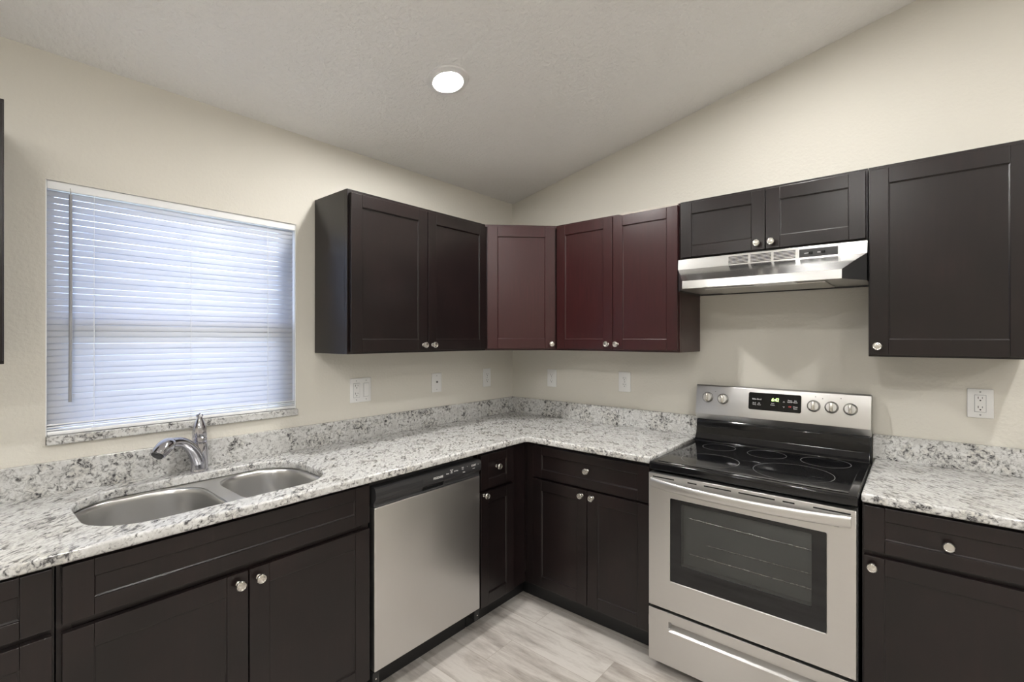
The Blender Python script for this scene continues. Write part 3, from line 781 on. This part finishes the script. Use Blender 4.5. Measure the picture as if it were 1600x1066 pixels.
# local coords: x 0..w, y negative out, z 0 (bottom) .. zt (top)
yb = -.322; yl = -.455; xi = .070
zf = .108   # foot of the upright front band
zl = .036
V = {}
b = MB(); bm = b.bm
def vv(*p): return bm.verts.new(p)
t0, t1 = vv(0, yb, zt), vv(w_, yb, zt)
f0, f1 = vv(0, yb-.006, zf), vv(w_, yb-.006, zf)
g0, g1 = vv(xi*.50, yb-.070, zf-.034), vv(w_-xi*.50, yb-.070, zf-.034)
l0, l1 = vv(xi, yl, zl), vv(w_-xi, yl, zl)
k0, k1 = vv(xi, yl-.002, 0), vv(w_-xi, yl-.002, 0)
for q4 in ((t0, t1, f1, f0), (f0, f1, g1, g0), (g0, g1, l1, l0), (l0, l1, k1, k0)): bm.faces.new(q4)
o = b.build('front_panel', M['steel_hood'], ho)
md = o.modifiers.new('thick', 'SOLIDIFY'); md.thickness = .0012
md = o.modifiers.new('bev', 'BEVEL'); md.width = .002; md.segments = 2; md.limit_method = 'ANGLE'; md.angle_limit = .3
for (xo_, xa, xb_, sg) in ((.0015, .0015, xi+.001, 1), (w_-.0015, w_-.0015, w_-xi-.001, -1)):
    b = MB(); bm = b.bm
    O = [(xo_, -.004, 0), (xo_, yb, 0), (xa+(xb_-xa)*1.0, yl+.001, 0), (xb_, yl+.001, zl), (xa+(xb_-xa)*.50, yb-.068, zf-.035), (xa, yb-.004, zf), (xo_, yb, zt), (xo_, -.004, zt)]
    bk = [bm.verts.new(p) for p in (O[0], O[1], O[6], O[7])]; bm.faces.new(bk)
    lo = bk[1]; hi = bm.verts.new(O[5]); c1_ = bm.verts.new(O[4]); c2_ = bm.verts.new(O[3]); c3_ = bm.verts.new(O[2])
    bm.faces.new((lo, hi, c1_, c2_, c3_)); bm.faces.new((lo, hi, bk[2]))
    b.build('side_panel', M['blackplastic'], ho)
MB().box(.003, w_-.003, yb+.002, -.004, zt-.002, zt).box(.003, w_-.003, -.006, -.004, 0, zt).build('housing', M['blackplastic'], ho)
b = MB()
b.prism([(.004, -.006), (.004, yb), (xi+.004, yl+.004), (w_-xi-.004, yl+.004), (w_-.004, yb), (w_-.004, -.006)], 2, .008, .010)
b.build('underside', M['steel_h'], ho)
flt = MB().box(.13, .62, -.33, -.05, .002, .0075, .002); flt.build('grease_filter', M['steel_s'], ho)
ln = MB().box(.36, .52, -.440, -.345, -.001, .0075, .003).build('light_lens', M['lens'], ho)
# louvres and switch strip on the upright band
def band_y(z): return yb - .006*(zt-z)/(zt-zf)
for i in range(3):
    xa = 1.592-1.354 + i*.094; b = MB()
    for j in range(6):
        z_ = .114 + j*.0062; y_ = band_y(z_)
        b.box(xa, xa+.084, y_-.0016, y_+.001, z_, z_+.0026, .0003)
    b.build('vent_louvre', M['grooves'], ho)
y_ = band_y(.13)
sw = MB().box(1.878-1.354, 2.016-1.354, y_-.0022, y_, .112, .147, .0006).build('switch_strip', M['darkplastic'], ho)
MB().box(2.016-1.354, 2.021-1.354, y_-.0026, y_, .110, .149, .0004).build('strip_trim', M['plate'], ho)
for xs_, tx in ((1.905, 'LIGHT'), (1.950, 'FAN')):
    MB().box(xs_+.008-1.354, xs_+.022-1.354, y_-.006, y_-.0022, .124, .134, .001).build('rocker_switch', M['grooves'], sw)
    text('button_print', tx, .0055, M['print'], sw, (xs_-1.354, y_-.0026, .129), rx)

# ------------------------------------------------------------------ wall plates
def plate_root(name, wall, a, z, label, cat, group=None):
    if wall == 'L': return empty(name, (.0005, a, z), PI/2, label=label, cat=cat, group=group)
    return empty(name, (a, -.0005, z), 0, label=label, cat=cat, group=group)
def plate(root, hw, hh):
    MB().box(-hw, hw, -.006, 0, -hh, hh, .0025, 3).build('plate', M['plate'], root, True)
def screw(root, x, z): MB().lathe([(0, .0014), (.0022, .0012), (.0030, 0)], Matrix.Translation((x, -.006, z)) @ rot_to((0, -1, 0)), 14).build('screw', M['gap'], root)
def duplex(root, x, style='round', s=1.0):
    if style == 'decora':
        o = MB().box(x-.0165*s, x+.0165*s, -.0085, -.006, -.034*s, .034*s, .001).build('receptacle', M['plate'], root)
        b = MB().box(x-.0178*s, x+.0178*s, -.0066, -.0060, -.0353*s, .0353*s); b.build('receptacle_gap', M['gap'], root)
        zs = (.019*s, -.019*s); par = [o, o]; yy = -.0085
    else:
        par = []; zs = (.0195*s, -.0195*s); yy = -.0078
        for z in zs:
            f = flat_shape('receptacle', [[(x+.0165*s*math.cos(a)*1.02, .0145*s*math.copysign(min(1, abs(math.sin(a))*1.15), math.sin(a))) for a in [2*PI*i/28 for i in range(28)]]], 0, .0020, .0003, M['plate'], root)
            f.data.transform(Matrix.Rotation(PI/2, 4, 'X')); f.data.transform(Matrix.Translation((0, -.0058, z))); par.append(f)
    for z, pr_ in zip(zs, par):
        MB().box(x-.0075*s, x-.0055*s, yy-.0004, yy, z, z+.009*s).box(x+.0050*s, x+.0068*s, yy-.0004, yy, z+.001, z+.008*s).build('slot', M['grooves'], pr_)
        MB().lathe([(0, .0004), (.0026*s, .0003), (.0026*s, 0)], Matrix.Translation((x, yy, z-.0065*s)) @ rot_to((0, -1, 0)), 12).build('ground_hole', M['grooves'], pr_)
r = plate_root('power_outlet', 'L', -1.2535, 1.184, 'double-wide white wall plate with outlet and rocker switch, nearest the window', 'outlet')
plate(r, .0625, .064); duplex(r, -.026, 'decora', 1.08)
MB().box(.0215-.004, .0515-.005, -.0090, -.006, -.035, .035, .001).build('rocker_switch', M['plate'], r)
MB().box(.0162, .0478, -.0066, -.0060, -.0363, .0363).build('switch_gap', M['gap'], r)
for x in (-.026, .032):
    for z in (-.050, .050): screw(r, x, z)
r = plate_root('wall_jack', 'L', -.7265, 1.186, 'white single wall plate with one small jack, between the left-wall outlets', 'wall jack')
plate(r, .0385, .058); screw(r, 0, .042); screw(r, 0, -.042)
MB().lathe([(.0062, 0), (.0062, .004), (.0030, .004), (.0030, .001), (0, .001)], Matrix.Translation((0, -.006, .004)) @ rot_to((0, -1, 0)), 16).build('jack', M['greyprint'], r)
r = plate_root('power_outlet', 'L', -.2765, 1.189, 'white outlet on the left wall, close to the corner', 'outlet'); plate(r, .0375, .0625); duplex(r, 0, s=1.05); screw(r, 0, 0)
r = plate_root('power_outlet', 'R', .3565, 1.187, 'white outlet under the corner cabinet, just right of the corner', 'outlet'); plate(r, .0375, .0600); duplex(r, 0); screw(r, 0, 0)
r = plate_root('power_outlet', 'R', .8995, 1.193, 'white outlet on right wall, between the corner and the stove', 'outlet'); plate(r, .0400, .0605); duplex(r, 0); screw(r, 0, 0)
r = plate_root('power_outlet', 'R', 2.4545, 1.199, 'white outlet above the short counter right of the stove', 'outlet'); plate(r, .0385, .0580); duplex(r, 0, 'decora', .98); screw(r, 0, .046); screw(r, 0, -.046)

# ------------------------------------------------------------------ recessed ceiling lights and unseen added ones
def downlight(x, y, label, mat='lamp'):
    a = -math.atan(SLOPE) if x < RIDGE else math.atan(SLOPE)
    o = empty('ceiling_light', (x, y, ceil_z(x)), 0, label=label, cat='ceiling light', group='recessed ceiling lights')
    o.rotation_euler = (0, a, 0)
    MB().lathe([(.0625, -.010), (.067, -.013), (.090, -.006), (.093, -.001), (.093, 0), (.060, 0)], None, 48).build('trim_ring', M['plate'], o, True)
    MB().lathe([(0, -.0125), (.048, -.0120), (.062, -.0105), (.062, -.003), (0, -.003)], None, 48).build('diffuser', M[mat], o, True)
    return o
downlight(.705, -1.268, 'round lit recessed light in the middle of the sloped ceiling')
downlight(1.78, -.775, 'recessed light at the top edge of the photo, glow above the stove', 'lamp_low')
for x, y, t_ in ((1.85, -3.15, 'unseen recessed light behind the camera on the low side'), (3.0, -1.6, 'unseen recessed light to the right of the view'), (3.6, -3.9, 'added unseen light further back past the ridge'), (0.75, -4.1, 'unseen recessed light near the left wall, far behind the camera'), (5.0, -2.4, 'added unseen light near the far wall'), (4.9, -5.0, 'added unseen light in the back corner')):
    downlight(x, y, t_, 'lamp_fill')  # out-of-view lights, placed by assumption to bring up the room's brightness
